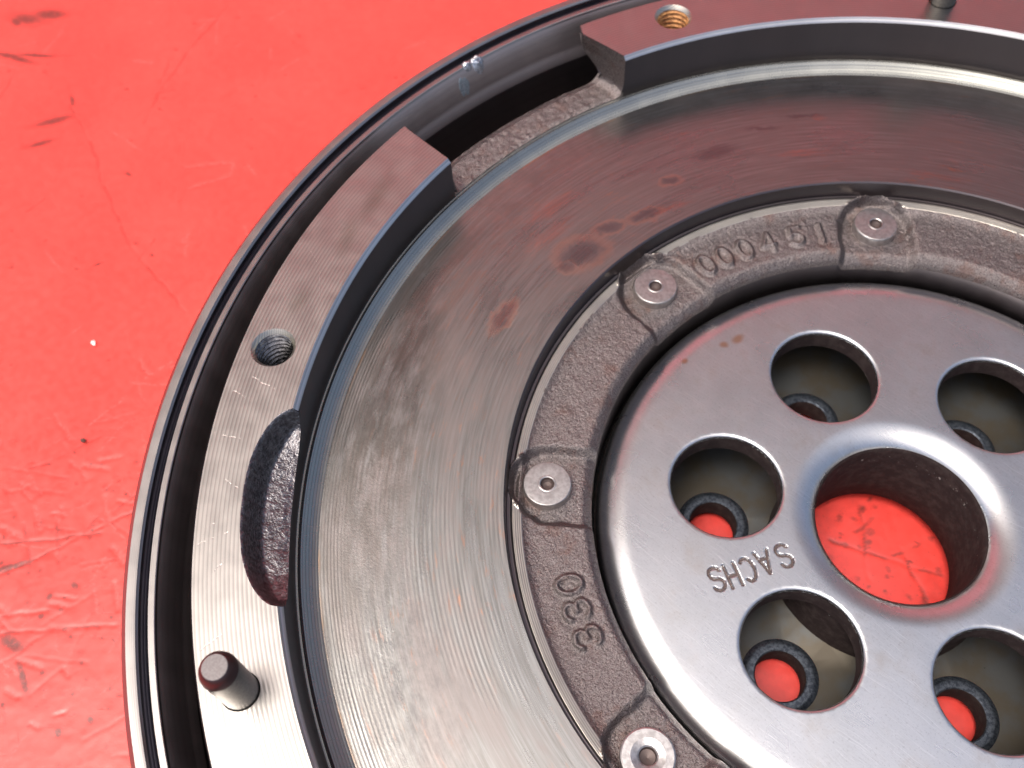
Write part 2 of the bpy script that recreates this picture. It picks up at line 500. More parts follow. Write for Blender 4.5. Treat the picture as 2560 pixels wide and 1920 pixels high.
n = N('dowel_pin_steel')
n.set(n.mix(n.mr(n.noise(n.P, 2.5, 4.0, .7), .35, .65), (.14, .135, .125), (.20, .195, .18)), .3, 1.0, n.bump(n.f('MULTIPLY', n.noise(n.com(n.x, n.y, n.f('MULTIPLY', n.z, 4.0)), 1.2, 3.0), .02)))
M_PIN = n.m
n = N('dowel_pin_top_steel')
n.set(n.mix(n.mr(n.noise(n.P, 3.0, 4.0, .7), .35, .65), (.17, .155, .155), (.22, .205, .205)), .5, .7, n.bump(n.f('MULTIPLY', n.noise(n.P, 5.0, 3.0), .012)))
M_PINTOP = n.m
n = N('dowel_pin_chamfer_steel')
n.set((.09, .06, .06), .35, .9)
M_PINCH = n.m

def mat_thread(name, c1, c2, metal, rough):
    n = N(name)
    g1 = n.noise(n.P, 1.0, 5.0, .7)
    n.set(n.mix(n.mr(g1, .4, .62), c1, c2), rough, metal, n.bump(n.f('MULTIPLY', n.noise(n.P, 4.0, 3.0), .03)))
    return n.m
M_THREAD = mat_thread('oily_thread_steel', (.09, .09, .095), (.24, .24, .24), 1.0, .2)
M_RUSTY = mat_thread('rusty_thread_steel', (.30, .12, .04), (.62, .32, .12), .35, .5)

n = N('silver_residue')
g1 = n.noise(n.P, 1.5, 3.0, .6)
n.set(n.mix(n.mr(g1, .4, .6), (.45, .47, .50), (.85, .88, .92)), .16, 1.0, n.bump(n.f('MULTIPLY', g1, .35)))
M_SILVER = n.m
n = N('dull_residue')
n.set((.22, .26, .30), .4, .6, n.bump(n.f('MULTIPLY', n.noise(n.P, 2.0, 3.0), .25)))
M_DULL = n.m

# ---- red plastic sheet
n = N('red_plastic')
P = xyflat(n)
at = n.t.nodes.new('ShaderNodeAttribute')
at.attribute_name = 'dirt'
lowz = n.mr(n.f('ADD', n.y, n.f('MULTIPLY', n.x, -.15)), -110.0, -45.0, 1.0, 0.12)   # more worn towards the near corner
q1 = n.com(n.f('MULTIPLY', n.f('ADD', n.x, n.y), .06), n.f('MULTIPLY', n.f('SUBTRACT', n.y, n.x), 1.3), 0.0)
q2 = n.com(n.f('MULTIPLY', n.f('ADD', n.x, n.f('MULTIPLY', n.y, -.6)), .07), n.f('MULTIPLY', n.f('ADD', n.y, n.f('MULTIPLY', n.x, .6)), 1.6), 3.0)
hair = n.f('MAXIMUM', n.mr(n.noise(q1, 1.0, 3.0, .6), .68, .74), n.mr(n.noise(q2, 1.0, 3.0, .6), .69, .75))
H = n.f('MULTIPLY', hair, n.f('MULTIPLY', lowz, -.04))
H = n.f('ADD', H, n.f('MULTIPLY', n.noise(P, 3.0, 3.0), .014))
c = n.mix(n.mr(n.noise(P, .03, 3.0), .35, .65), (.76, .058, .046), (.81, .068, .054))
mott = n.mr(n.noise(P, .35, 4.0, .65), .3, .7, .90, 1.05)
c = n.mix(1.0, c, n.com(mott, mott, mott), 'MULTIPLY')
micro = n.f('MULTIPLY', n.mr(n.noise(P, 1.1, 3.0, .8), .70, .76), n.f('ADD', n.f('MULTIPLY', lowz, .8), .2))
edged = n.f('MULTIPLY', n.mr(n.noise(P, .8, 5.0, .8), .58, .7), n.mr(n.r, 10.0, 30.0, .85, .0))
dirt = n.f('MULTIPLY', at.outputs['Fac'], n.mr(n.noise(P, 1.2, 4.0, .75), .30, .52, .45, 1.0))
dall = n.maxs([n.f('MULTIPLY', dirt, .85), n.f('MULTIPLY', micro, .7), n.f('MULTIPLY', edged, .7)])
c = n.mix(dall, c, (.07, .025, .02))
at2 = n.t.nodes.new('ShaderNodeAttribute')
at2.attribute_name = 'pale'
c = n.mix(n.f('MULTIPLY', n.f('MULTIPLY', at2.outputs['Fac'], n.mr(n.noise(P, 1.3, 3.0), .38, .58)), .34), c, (.9, .24, .22))
n.set(c, n.mr(n.noise(P, .5, 3.0), .3, .7, .30, .42), 0.0, n.bump(H), spec=.75)
M_RED = n.m

n = N('red_painted_board')
n.set(n.mix(n.mr(n.noise(n.P, .01, 3.0), .3, .7), (.80, .385, .41), (.84, .43, .455)), .5, 0.0)
M_BOARD = n.m
n = N('dirt_crumb')
n.set((.10, .05, .04), .9, 0.0)
M_CRUMB = n.m
n = N('white_chip')
n.set((.9, .82, .78), .4, 0.0)
M_WHITE = n.m

# ------------------------------------------------------------------ setting
def axis(spans, coarse, lo, hi):
    L = []
    cur = lo
    for a_, b_, st in spans:
        L += list(np.linspace(cur, a_, max(2, int(abs(a_ - cur) / coarse) + 2))[:-1])
        L += list(np.arange(a_, b_, st))
        cur = b_
    L += list(np.linspace(cur, hi, max(2, int(abs(hi - cur) / coarse) + 2)))
    return np.array(L)
ax = axis([(-314, -84, .42), (-20, 22, .5)], 30, -900, 900)
ay = axis([(-152, 110, .42)], 30, -900, 900)
X, Y = np.meshgrid(ax, ay)
shp = X.shape
Xw = X + .7 * fbm(X * .25, Y * .25, 3)
Yw = Y + .7 * fbm(X * .25 + 40, Y * .25 + 9, 3)
scr = [((-250.5, 32), (-245, 14)), ((-245, 14), (-236.5, -6)), ((-236.5, -6), (-229, -18.5)),
       ((-253.4, -27.5), (-232.3, -34.3)), ((-232.3, -34.3), (-219.8, -40.1)), ((-219.8, -40.1), (-194.7, -49.2)), ((-194.7, -49.2), (-166, -53)),
       ((-147.3, -114.1), (-137.9, -118.8)), ((-141.1, -124.5), (-129.4, -92)), ((-129.4, -132.0), (-112.2, -114.3)), ((-132.9, -129.8), (-126, -122)),
       ((-147.6, -120.5), (-132, -104)), ((-6.3, 5.5), (-5.0, 10.9)), ((3.1, 8.7), (12.9, 2.3)), ((-9.6, .6), (-3.3, 2.5)), ((-3.3, 2.5), (12.9, 9)),
       ((-9, 12), (2, -2)), ((6, 14), (3, 6))]
rs_ = np.random.default_rng(3)
for k in range(40):
    x0, y0 = rs_.uniform(-290, -110), rs_.uniform(-125, 60)
    an, L = rs_.uniform(0, PI), rs_.uniform(4, 26)
    scr.append(((x0, y0), (x0 + L * math.cos(an), y0 + L * math.sin(an))))
for k in range(40):
    x0, y0 = rs_.uniform(-160, -90), rs_.uniform(-145, -85)
    an, L = rs_.uniform(0, PI), rs_.uniform(3, 14)
    scr.append(((x0, y0), (x0 + L * math.cos(an), y0 + L * math.sin(an))))
dents = [((-205.8, -21.5), (-197, -11.6), .5), ((-197, -11.6), (-193.5, -15.3), .5), ((-193.5, -15.3), (-198.8, -26), .45), ((-252.7, 20.3), (-249.0, 24.0), .5),
         ((-166, -93), (-157.5, -94.5), .5), ((-149.3, -96.4), (-144, -93), .5), ((-148.5, -110.4), (-143.5, -112.4), .55), ((-150.7, -118.3), (-145, -116.5), .6),
         ((-127.3, -104.5), (-122.5, -105), .5), ((-186, -37), (-184.5, -39), 1.0), ((-253, -4), (-248, -1), .8), ((-163, -70), (-158, -71), .5),
         ((-139, -98), (-133, -101), .5), ((-120, -109), (-115, -112), .5)]
for k in range(40):
    x0, y0 = rs_.uniform(-160, -95), rs_.uniform(-145, -85)
    an, L = rs_.uniform(-.4, 1.2), rs_.uniform(1.5, 6)
    dents.append(((x0, y0), (x0 + L * math.cos(an), y0 + L * math.sin(an)), rs_.uniform(.25, .6)))
spots_ = [(-292, -8, 5.5, 2.4, 40, .7), (-296, -14, 6, 2.5, 30, .9), (-284, -27, 8.0, 1.1, 20, .6), (-279, -22, 6.0, .9, 35, .5), (-297.6, -17, 2.5, 1.5, 0, .6),
          (-253.5, -26.5, 2.6, .7, -20, .5), (-250.5, -35, 6.0, 1.3, 60, .8), (-246, -43, 4.0, 1.0, 60, .8), (-216.1, -33.6, 1.3, .7, 0, .5),
          (-196, -58.4, 1.5, .4, 70, .4), (-199.3, -63.2, .8, .3, 20, .5), (-187.6, -47.3, .7, .4, 0, .5), (-246.7, 7.3, .6, .5, 0, .5),
          (-125.8, -131.5, 3.5, 1.4, 20, .7), (-118, -134, 4.5, .9, -20, .6), (-126.4, -115.1, 1.3, .7, 0, .6), (-99.8, -129.6, 1.0, .8, 0, .5),
          (-102.7, -135.7, 1.0, .8, 0, .5), (-141, -122, 5, 1.0, 60, .7), (-181, -100, 1.2, .8, 0, .6), (-230, -12, .7, .4, 20, .5), (-212, 10, .6, .3, 50, .5)]
Hh = np.zeros(shp)
Dd = np.zeros(shp)
def local(x0, x1, y0, y1, m=6):
    i0, i1 = np.searchsorted(ax, (min(x0, x1) - m, max(x0, x1) + m))
    j0, j1 = np.searchsorted(ay, (min(y0, y1) - m, max(y0, y1) + m))
    return slice(j0, j1), slice(i0, i1)
for k, (a_, b_) in enumerate(scr):
    sl = local(a_[0], b_[0], a_[1], b_[1])
    d_ = seg_dist(Xw[sl], Yw[sl], [(np.array(a_), np.array(b_))])
    wd = .55 if k < 18 else .42
    m_ = 1 - sstep(d_, .05, wd)
    Hh[sl] = np.minimum(Hh[sl], -(.09 if k < 18 else .05) * m_)
    if k % 2 == 0 or k < 18:
        Dd[sl] = np.maximum(Dd[sl], .8 * m_ * sstep(vnoise(X[sl] * .3 + k, Y[sl] * .3), -.25, .1))
for a_, b_, wd in dents:
    sl = local(a_[0], b_[0], a_[1], b_[1])
    d_ = seg_dist(Xw[sl], Yw[sl], [(np.array(a_), np.array(b_))])
    Hh[sl] = np.minimum(Hh[sl], -.09 * (1 - sstep(d_, .1, wd * 2.0)))
for x0, y0, rx, ry, an, so in spots_:
    sl = local(x0 - rx, x0 + rx, y0 - rx, y0 + rx)
    c_, s_ = math.cos(math.radians(an)), math.sin(math.radians(an))
    u, v = (Xw[sl] - x0) * c_ + (Yw[sl] - y0) * s_, -(Xw[sl] - x0) * s_ + (Yw[sl] - y0) * c_
    Dd[sl] = np.maximum(Dd[sl], 1 - sstep(np.hypot(u / rx, v / ry), 1 - so, 1 + so))
for k in range(640):
    if k < 230:
        x0, y0 = rs_.uniform(-300, -110), rs_.uniform(-130, 90)
        while math.hypot(x0, y0) < 139:
            x0, y0 = rs_.uniform(-300, -110), rs_.uniform(-130, 90)
    elif k < 570:
        x0, y0 = rs_.uniform(-160, -88), rs_.uniform(-148, -85)
    else:
        x0, y0 = rs_.uniform(-16, 18), rs_.uniform(-12, 16)
    sl = local(x0, x0, y0, y0, 3)
    rx = rs_.uniform(.25, .8) * (1.5 if rs_.random() < .1 else 1)
    an = rs_.uniform(0, PI)
    c_, s_ = math.cos(an), math.sin(an)
    u, v = (X[sl] - x0) * c_ + (Y[sl] - y0) * s_, -(X[sl] - x0) * s_ + (Y[sl] - y0) * c_
    Dd[sl] = np.maximum(Dd[sl], rs_.uniform(.4, 1) * (1 - sstep(np.hypot(u / rx, v / (rx * rs_.uniform(.4, 1))), .5, 1.4)))
lw = 1 - sstep(Y - .15 * X, -110, -45) * .9
fine_ = (X > -316) & (X < 24) & (Y > -154) & (Y < 112)
Hh += np.where(fine_, .14 * fbm(X * .10, Y * .10, 2) * (.35 + .65 * lw) + .055 * fbm(X * .45, Y * .45, 3) * lw, 0)
table = mesh_obj('workbench_surface', np.stack([X, Y, Hh - .25], -1).reshape(-1, 3), grid_faces(*shp), M_RED, angle=None)
pale = np.zeros(shp)
for k in range(150):
    x0, y0 = (rs_.uniform(-165, -88), rs_.uniform(-148, -60)) if k < 95 else (rs_.uniform(-290, -120), rs_.uniform(-120, 80))
    an, L = rs_.uniform(0, PI), rs_.uniform(2, 12)
    b_ = (x0 + L * math.cos(an), y0 + L * math.sin(an))
    sl = local(x0, b_[0], y0, b_[1])
    if X[sl].size:
        d_ = seg_dist(Xw[sl], Yw[sl], [(np.array((x0, y0)), np.array(b_))])
        pale[sl] = np.maximum(pale[sl], rs_.uniform(.3, 1) * (1 - sstep(d_, .03, .32)))
for a_, b_, wd in dents:
    sl = local(a_[0], b_[0], a_[1], b_[1])
    d_ = seg_dist(Xw[sl], Yw[sl], [(np.array(a_), np.array(b_))])
    pale[sl] = np.maximum(pale[sl], .6 * (1 - sstep(d_, .05, wd)))
ap = table.data.attributes.new('pale', 'FLOAT', 'POINT')
ap.data.foreach_set('value', pale.reshape(-1).astype(np.float32))
ad = table.data.attributes.new('dirt', 'FLOAT', 'POINT')
ad.data.foreach_set('value', Dd.reshape(-1).astype(np.float32))
table['kind'] = 'structure'

# upright red board standing at the far side of the bench; the steel mirrors it
def box(name, cx, cy, cz, sx, sy, sz, az, mat, bev=3):
    me = bpy.data.meshes.new(name)
    import bmesh
    bm = bmesh.new()
    bmesh.ops.create_cube(bm, size=1.0)
    bmesh.ops.scale(bm, vec=(sx * MM, sy * MM, sz * MM), verts=bm.verts)
    bmesh.ops.bevel(bm, geom=bm.edges, offset=bev * MM, segments=2, affect='EDGES')
    bm.to_mesh(me)
    bm.free()
    me.materials.append(mat)
    ob = link(bpy.data.objects.new(name, me))
    ob.location = Vector((cx, cy, cz)) * MM
    ob.rotation_euler = (0, 0, math.radians(az))
    return ob
bp_ = P2(520, 140)
board = box('red_board', bp_[0], bp_[1], 285, 20, 900, 570, 140, M_BOARD)
board['label'] = 'upright red painted board standing behind the flywheel'
board['category'] = 'board'
n = N('grey_added_wall')
n.set(n.mix(n.mr(n.noise(n.P, .004, 4.0), .35, .65), (.30, .29, .28), (.38, .37, .36)), .85, 0.0, n.bump(n.f('MULTIPLY', n.noise(n.P, .2, 4.0), .8)))
wp = P2(690, 140)
wall = box('wall', wp[0], wp[1], 850, 60, 2200, 1800, 140, n.m)  # unseen wall added so the steel reflects grey there instead of sky
wall['label'] = 'plain grey wall added out of view beyond the red board for the steel to reflect'
wall['category'] = 'wall'

# ------------------------------------------------------------------ flywheel
fly = bpy.data.objects.new('flywheel', None)
link(fly)
fly['label'] = 'large grey steel dual mass flywheel lying face up on the scratched red surface'
fly['category'] = 'flywheel'
def Z(V):
    V = np.array(V, float)
    V[:, 2] += ZF
    return V

# outer ring: face, chamfers, groove, lip, dark inner wall
face = [(140, -50), (140, -3.1), (139.85, -2.6), (139.05, -1.85), (138.9, -1.72), (137.55, -1.72), (137.35, -1.76), (137.0, -2.15)]
groove = [(137.0, -2.15), (136.92, -3.6), (136.7, -4.1), (136.35, -4.1), (136.05, -3.75), (135.85, -3.2)]
lip = [(135.85, -3.2), (135.72, -3.02), (134.75, -3.02), (134.6, -3.12), (134.4, -3.5)]
inner = [(134.4, -3.5), (133.95, -4.2), (133.4, -5.4), (132.9, -7.2), (132.4, -9.4), (132.15, -10.6), (131.95, -10.9), (131.5, -13.0), (130.6, -17), (129.6, -22),
         (127.5, -28), (123, -33), (116, -36), (100, -37.5), (76, -38)]
orr = bpy.data.objects.new('outer_ring', None)
link(orr, fly)
g = Geo()
for prof, m in ((face, 0), (lip, 0)):
    V, F = lathe(prof, 720)
    g.add(Z(V), F, m)
ring_face = g.build('ring_face', [M_RING], orr, 28)
g = Geo(); V, F = lathe(groove, 720); g.add(Z(V), F); g.build('ring_groove', [M_BLUE], orr, 50)
g = Geo(); V, F = lathe(inner[:8], 720); g.add(Z(V), F); V, F = lathe(inner[7:], 720); g.add(Z(V), F, 1); g.build('ring_inner_wall', [M_DARK, M_WALL], orr, 40)  # lower part in darker steel: shade deep in the gap put into the colour

# silver residue on the ring
def blob(name, pts, mat, parent, zfun, h=.35, seed=0):
    """irregular low smear over the ring: polar outline, domed"""
    rg = np.random.default_rng(seed)
    C = np.mean(pts, 0)
    nA, nR = 40, 10
    V, F = [], []
    P = np.array(pts)
    ang = np.arctan2(P[:, 1] - C[1], P[:, 0] - C[0])
    rad = np.hypot(P[:, 1] - C[1], P[:, 0] - C[0])
    o_ = np.argsort(ang)
    for i in range(nR + 1):
        for j in range(nA):
            t = -PI + 2 * PI * j / nA
            rr = np.interp(t, np.r_[ang[o_] - 2 * PI, ang[o_], ang[o_] + 2 * PI], np.r_[rad[o_], rad[o_], rad[o_]])
            u = i / nR
            x, y = C[0] + rr * u * math.cos(t), C[1] + rr * u * math.sin(t)
            zz = zfun(math.hypot(x, y)) + h * (1 - u ** 4) * (1 + 1.6 * float(vnoise(np.array(x * 1.3 + seed), np.array(y * 1.3)))) - .05 * (u > .95)
            V.append((x, y, zz))
    F = grid_faces(nR + 1, nA, True, flip=True)
    return mesh_obj(name, Z(V), F, mat, parent, angle=60)
def ring_z(r):
    pr = sorted(face[1:] + groove[4:] + lip + inner[1:])
    xs, zs = [p[0] for p in pr], [p[1] for p in pr]
    return max(float(np.interp(r, xs, zs)), -3.1 if 135.5 < r < 137.1 else -50)
def pol_outline(r, th, rr, tt):
    return [P2(r + a_ * rr, th + b_ * tt) for a_, b_ in ((1, 0), (.8, .8), (0, 1.0), (-.7, .9), (-1, .1), (-.9, -.7), (0, -1), (.9, -.6))]
# centres found from the photograph, on the lip of the ring
blob('silver_residue', pol_outline(134.5, 169.35, 1.3, .62), M_SILVER, orr, ring_z, .55, 1)
blob('silver_residue', pol_outline(134.9, 170.5, 1.0, .45), M_SILVER, orr, ring_z, .4, 2)
blob('silver_residue', pol_outline(134.3, 168.8, .3, .12), M_SILVER, orr, ring_z, .2, 3)
blob('dull_residue', pol_outline(133.1, 171.5, .42, .7), M_DULL, orr, ring_z, .14, 4)

# ---------------- mounting flange: three raised segments with notches between
RO, RI, RW = 127.6, 113.95, 113.1
TH = 149.25
def end_theta(r, side, base):
    """theta of the end faces; side +1 = low-angle end (start of a segment), -1 = high end; base = notch centre"""
    t = (r - 113.5) / (127.1 - 113.5)
    if side > 0:     # segment begins after the notch (left end in the photo)
        return base + 12.6 - .5 * t - .4 * max(0, t - .9)
    return base - 12.3 + 2.75 * min(t, .84) - (0.35 * max(0, (t - .84)) / .16)
notches = [49.2, 169.2, 289.2]
PK0, PK1 = 215.2, 233.8
pk_th = [215.2, 215.5, 216.4, 217.6, 219.9, 223.7, 227.8, 230.6, 232.3, 233.4, 233.8]
pk_r = [113.93, 114.9, 116.5, 117.9, 119.4, 120.0, 119.8, 118.7, 116.7, 114.9, 113.93]
def pocket_r(th):
    u = min(1.0, abs(th - 224.5) / 9.3)
    r = RI + 6.05 * (1 - u ** 2.6) ** .62
    return r + .10 * float(vnoise(np.array(th * 5.0), np.array(1.5))) * (1 if PK0 + .3 < th < PK1 - .3 else 0)
def pocket_cut(th):
    return float(np.interp(th, [PK0, 216.2, 218, 222, 227, 230, 232.5, PK1], [-1.5, -4.6, -6.2, -7.0, -6.9, -6.2, -4.4, -1.5]))

def cdt_fill(boundary_loops, extra, inside):
    """2-D constrained fill. loops: list of Nx2 arrays (constraints). returns V2, tris"""
    pts, edges = [], []
    for L in boundary_loops:
        k = len(pts)
        pts += [Vector((float(p[0]), float(p[1]))) for p in L]
        m_ = len(L)
        edges += [(k + i, k + (i + 1) % m_) for i in range(m_)]
    pts += [Vector((float(p[0]), float(p[1]))) for p in extra]
    v, e_, f_, *_ = delaunay_2d_cdt(pts, edges, [], 0, 1e-5)
    V = np.array([(p[0], p[1]) for p in v])
    F = np.array([f for f in f_ if len(f) == 3])
    ctr = V[F].mean(1)
    F = F[inside(ctr)]
    a2 = (V[F[:, 1]] - V[F[:, 0]])
    b2 = (V[F[:, 2]] - V[F[:, 0]])
    cr = a2[:, 0] * b2[:, 1] - a2[:, 1] * b2[:, 0]
    F[cr < 0] = F[cr < 0][:, ::-1]
    return V, F
def in_poly(C, L):
    x, y = C[:, 0], C[:, 1]
    ins = np.zeros(len(C), bool)
    L = np.asarray(L)
    j = len(L) - 1
    for i in range(len(L)):
        xi, yi, xj, yj = L[i][0], L[i][1], L[j][0], L[j][1]
        if yi != yj:
            cnd = ((yi > y) != (yj > y)) & (x < (xj - xi) * (y - yi) / (yj - yi) + xi)
            ins ^= cnd
        j = i
    return ins
def circle(c, r, n):
    t = np.linspace(0, 2 * PI, n, endpoint=False)
    return np.stack([c[0] + r * np.cos(t), c[1] + r * np.sin(t)], 1)

thread_pos = [(121.34, TH + 60 * k) for k in range(6)]
pin_pos = [(121.34, 239.6 - 120 * k) for k in range(3)]
OUTW = [(RO, 0.0), (RO + .35, -.45), (RO + .25, -2.2), (125.5, -3.4), (119.6, -8.6), (120.2, -10.2), (121.2, -12.5), (121.0, -30)]
g = Geo()
for k in range(3):
    n0, n1 = notches[k], notches[k] + 120.0
    # outline of the top face
    rs = np.linspace(RI, RO, 20)
    startE = [P2(r, end_theta(r, +1, n0)) for r in rs]
    endE = [P2(r, end_theta(r, -1, n1)) for r in rs[::-1]]
    ts, te = end_theta(RO, 1, n0), end_theta(RO, -1, n1)
    outer_arc = [P2(RO, t) for t in np.linspace(ts, te, 260)[1:-1]]
    ti, tj = end_theta(RI, 1, n0), end_theta(RI, -1, n1)
    inn = list(np.linspace(tj, ti, 260)[1:-1])
    pocket = ti < PK0 < tj
    inner_arc = []
    if pocket:
        ths = [t for t in inn if t > PK1] + list(np.linspace(PK1, PK0, 90)) + [t for t in inn if t < PK0]
        inner_arc = [P2(pocket_r(t) if PK0 <= t <= PK1 else RI, t) for t in ths]
    else:
        ths = inn
        inner_arc = [P2(RI, t) for t in ths]
    loop = startE + outer_arc + endE + inner_arc
    loops = [np.array(loop)]
    mid = (n0 + n1) / 2
    hs = []
    for r_, t_ in thread_pos:
        if abs((t_ - mid + 180) % 360 - 180) < 48:
            hs.append((P2(r_, t_), 4.26))
    for r_, t_ in pin_pos:
        if abs((t_ - mid + 180) % 360 - 180) < 48:
            hs.append((P2(r_, t_), 3.12))
    for c_, rr in hs:
        loops.append(circle(c_, rr, 64))
    V2, F2 = cdt_fill(loops, [], lambda C: in_poly(C, loops[0]) & np.all([np.hypot(*(C - c_).T) > rr * .995 for c_, rr in hs] + [np.ones(len(C), bool)], axis=0))
    g.add(Z(np.c_[V2, np.zeros(len(V2))]), F2, 0)
    # outer wall
    st = np.r_[ts, np.linspace(ts, te, 260)[1:-1], te]
    rows = []
    for (r_, z_) in OUTW:
        row = []
        for q, t in enumerate(st):
            u = t
            if q == 0:
                u = end_theta(min(r_, 127.6), 1, n0)
            elif q == len(st) - 1:
                u = end_theta(min(r_, 127.6), -1, n1)
            else:
                u = t
            de = min(abs(t - st[0]), abs(t - st[-1]))
            bl = float(sstep(np.array(de), 1.0, 5.0))
            rw_ = r_ + (max(r_, 127.4) - r_) * bl
            row.append((*P2(rw_, u), z_))
        rows.append(row)
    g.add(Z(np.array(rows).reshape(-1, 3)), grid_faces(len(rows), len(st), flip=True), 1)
    # inner chamfer and wall
    ti, tj = end_theta(RI, 1, n0), end_theta(RI, -1, n1)
    thl = sorted(set(np.round(np.r_[ti, [t for t in ths], tj], 6)))
    ch, wall = [], []
    wf = []
    top = []
    for t in thl:
        zp = pocket_cut(t) if (pocket and PK0 <= t <= PK1) else -.88
        top.append(zp)
    # chamfer in runs outside the pocket
    runs = [[t for t in thl if not (pocket and t > PK0)], [t for t in thl if pocket and t >= PK1]] if pocket else [thl]
    for run in runs:
        A = [(*P2(RI, t), 0.0) for t in run]
        B = [(*P2(RW, t), -.88) for t in run]
        g.add(Z(A + B), grid_faces(2, len(run), flip=False), 2)
    zz = np.linspace(0, 1, 6)
    rows = []
    for u in zz:
        rows.append([(*P2(RW - .05 * u, t), tp + (-11.55 - tp) * u) for t, tp in zip(thl, top)])
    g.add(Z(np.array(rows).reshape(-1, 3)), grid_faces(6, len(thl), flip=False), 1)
    # end faces
    prof = [(RI, 0.0), (RW, -.88), (RW - .02, -10.9)] + [(119.9, -10.9), (119.6, -8.6), (125.5, -3.4), (RO + .25, -2.2), (RO + .35, -.45), (RO, 0.0)]
    pr = []
    for (a_, b_), (c_, d_) in zip(prof, prof[1:] + prof[:1]):
        for u in np.linspace(0, 1, 7)[:-1]:
            pr.append((a_ + (c_ - a_) * u, b_ + (d_ - b_) * u))
    ex = [(r_, z_) for r_ in np.arange(114, 127.5, .8) for z_ in np.arange(-10.4, -.3, .8)]
    Ve, Fe = cdt_fill([np.array(pr)], ex, lambda C: in_poly(C, pr))
    for side, bs in ((1, n0), (-1, n1)):
        W = []
        for r_, z_ in Ve:
            t = end_theta(min(r_, 127.6), side, bs)
            on_edge = z_ > -.02 or r_ < RW + .05
            bum = 0 if on_edge else .12 * float(fbm(np.array(r_ * 1.1), np.array(z_ * 1.1 + bs))) / r_ * 57.3
            fil = max(0, (-8.6 - z_)) ** 2 / 4.6 / r_ * 57.3
            W.append((*P2(r_, t + bum - side * fil), z_))
        g.add(Z(W), Fe[:, ::-1] if side < 0 else Fe, 3)
flange = g.build('mounting_flange', [M_FACE, M_WALL, M_BRIGHT, M_CAST], fly, 30, weld=True)

# cast web visible in the notches
for nb in notches:
    g = Geo()
    tt = np.linspace(nb - 14.5, nb + 14.5, 190)
    rr = np.linspace(113.12, 121.0, 30)
    Tg, Rg = np.meshgrid(tt, rr)
    x, y = Rg * np.cos(np.radians(Tg)), Rg * np.sin(np.radians(Tg))
    zc = -10.75 + .22 * fbm(x * .9, y * .9, 4) - .9 * sstep(Rg, 119.0, 121.0) - .35 * (1 - sstep(Rg, 113.1, 113.9))
    lo = nb - 12.3 + 2.75 * np.clip((Rg - 113.5) / 13.6, 0, .84)
    hi = nb + 12.6
    dl, dh = (Tg - lo) * Rg / 57.3, (hi - Tg) * Rg / 57.3
    zc += 1.3 * np.clip(1 - dl / 2.4, 0, 1.3) ** 2 + 1.3 * np.clip(1 - dh / 2.0, 0, 1.3) ** 2
    V = np.stack([x, y, zc], -1).reshape(-1, 3)
    g.add(Z(V), grid_faces(30, 190, flip=True), 0)
    Vw = np.concatenate([V[-190:], V[-190:] * [1, 1, 0] + [0, 0, -13.6], V[-190:] * [1, 1, 0] + [0, 0, -34]])
    g.add(Z(Vw), grid_faces(3, 190, flip=True), 1)
    Vw = np.concatenate([V[:190], V[:190] * [1, 1, 0] + [0, 0, -11.7]])
    g.add(Z(Vw), grid_faces(2, 190), 1)
    g.build('cast_web', [M_CAST, M_DARK], fly, 50, weld=True)

# the pocket scooped in the flange
nt_, nv = 150, 44
V = []
for t in np.linspace(PK0, PK1, nt_):
    rb, zc = pocket_r(t), pocket_cut(t)
    wdt = rb - (RW - .02)
    for j in range(nv):
        v = j / (nv - 1)
        r_ = rb + (RW - .02 - rb) * v
        din = (rb - r_)                                   # distance from the rim
        e0 = min((t - PK0), (PK1 - t)) * 2.0
        drop = float(sstep(np.array(din), 0, 2.6)) * min(5.0, -zc * .85)
        zz = -drop + (zc + min(5.0, -zc * .85)) * v ** 1.3 * min(1, wdt / 1.0)
        if wdt < 1.0:
            zz = zc * v
        x, y = P2(r_, t)
        amp = .15 * min(1, din / 1.2) * (1 if v < .97 else .5)
        zz += amp * float(fbm(np.array(x * .55 + 3), np.array(y * .55), 3))
        V.append((x, y, zz))
pk = mesh_obj('cast_pocket', Z(V), grid_faces(nt_, nv), M_POCKET, fly, angle=70)

# friction face and its outer groove
wallfoot = [(RW - .05, -11.55), (112.75, -11.62), (112.45, -11.3), (112.1, -11.18), (111.7, -11.45), (111.1, -12.1), (110.3, -12.6), (109.7, -12.85), (109.3, -12.96)]
fric = [(109.3, -12.96)] + [(r, -12.96) for r in np.arange(108, 76, -4)] + [(75.7, -12.96)]
V, F = lathe(fric, 720)
g = Geo(); g.add(Z(V), F)
Vf, Ff = lathe(wallfoot, 720)
gf = Geo(); gf.add(Z(Vf), Ff); gf.build('edge_groove', [M_EDGE], fly, 40)
V, F = lathe([(75.7, -12.96), (75.42, -13.25), (75.3, -16.3), (75.15, -21.5)], 720)
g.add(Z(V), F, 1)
g.build('friction_face', [M_FRIC, M_WALL], fly, 28)

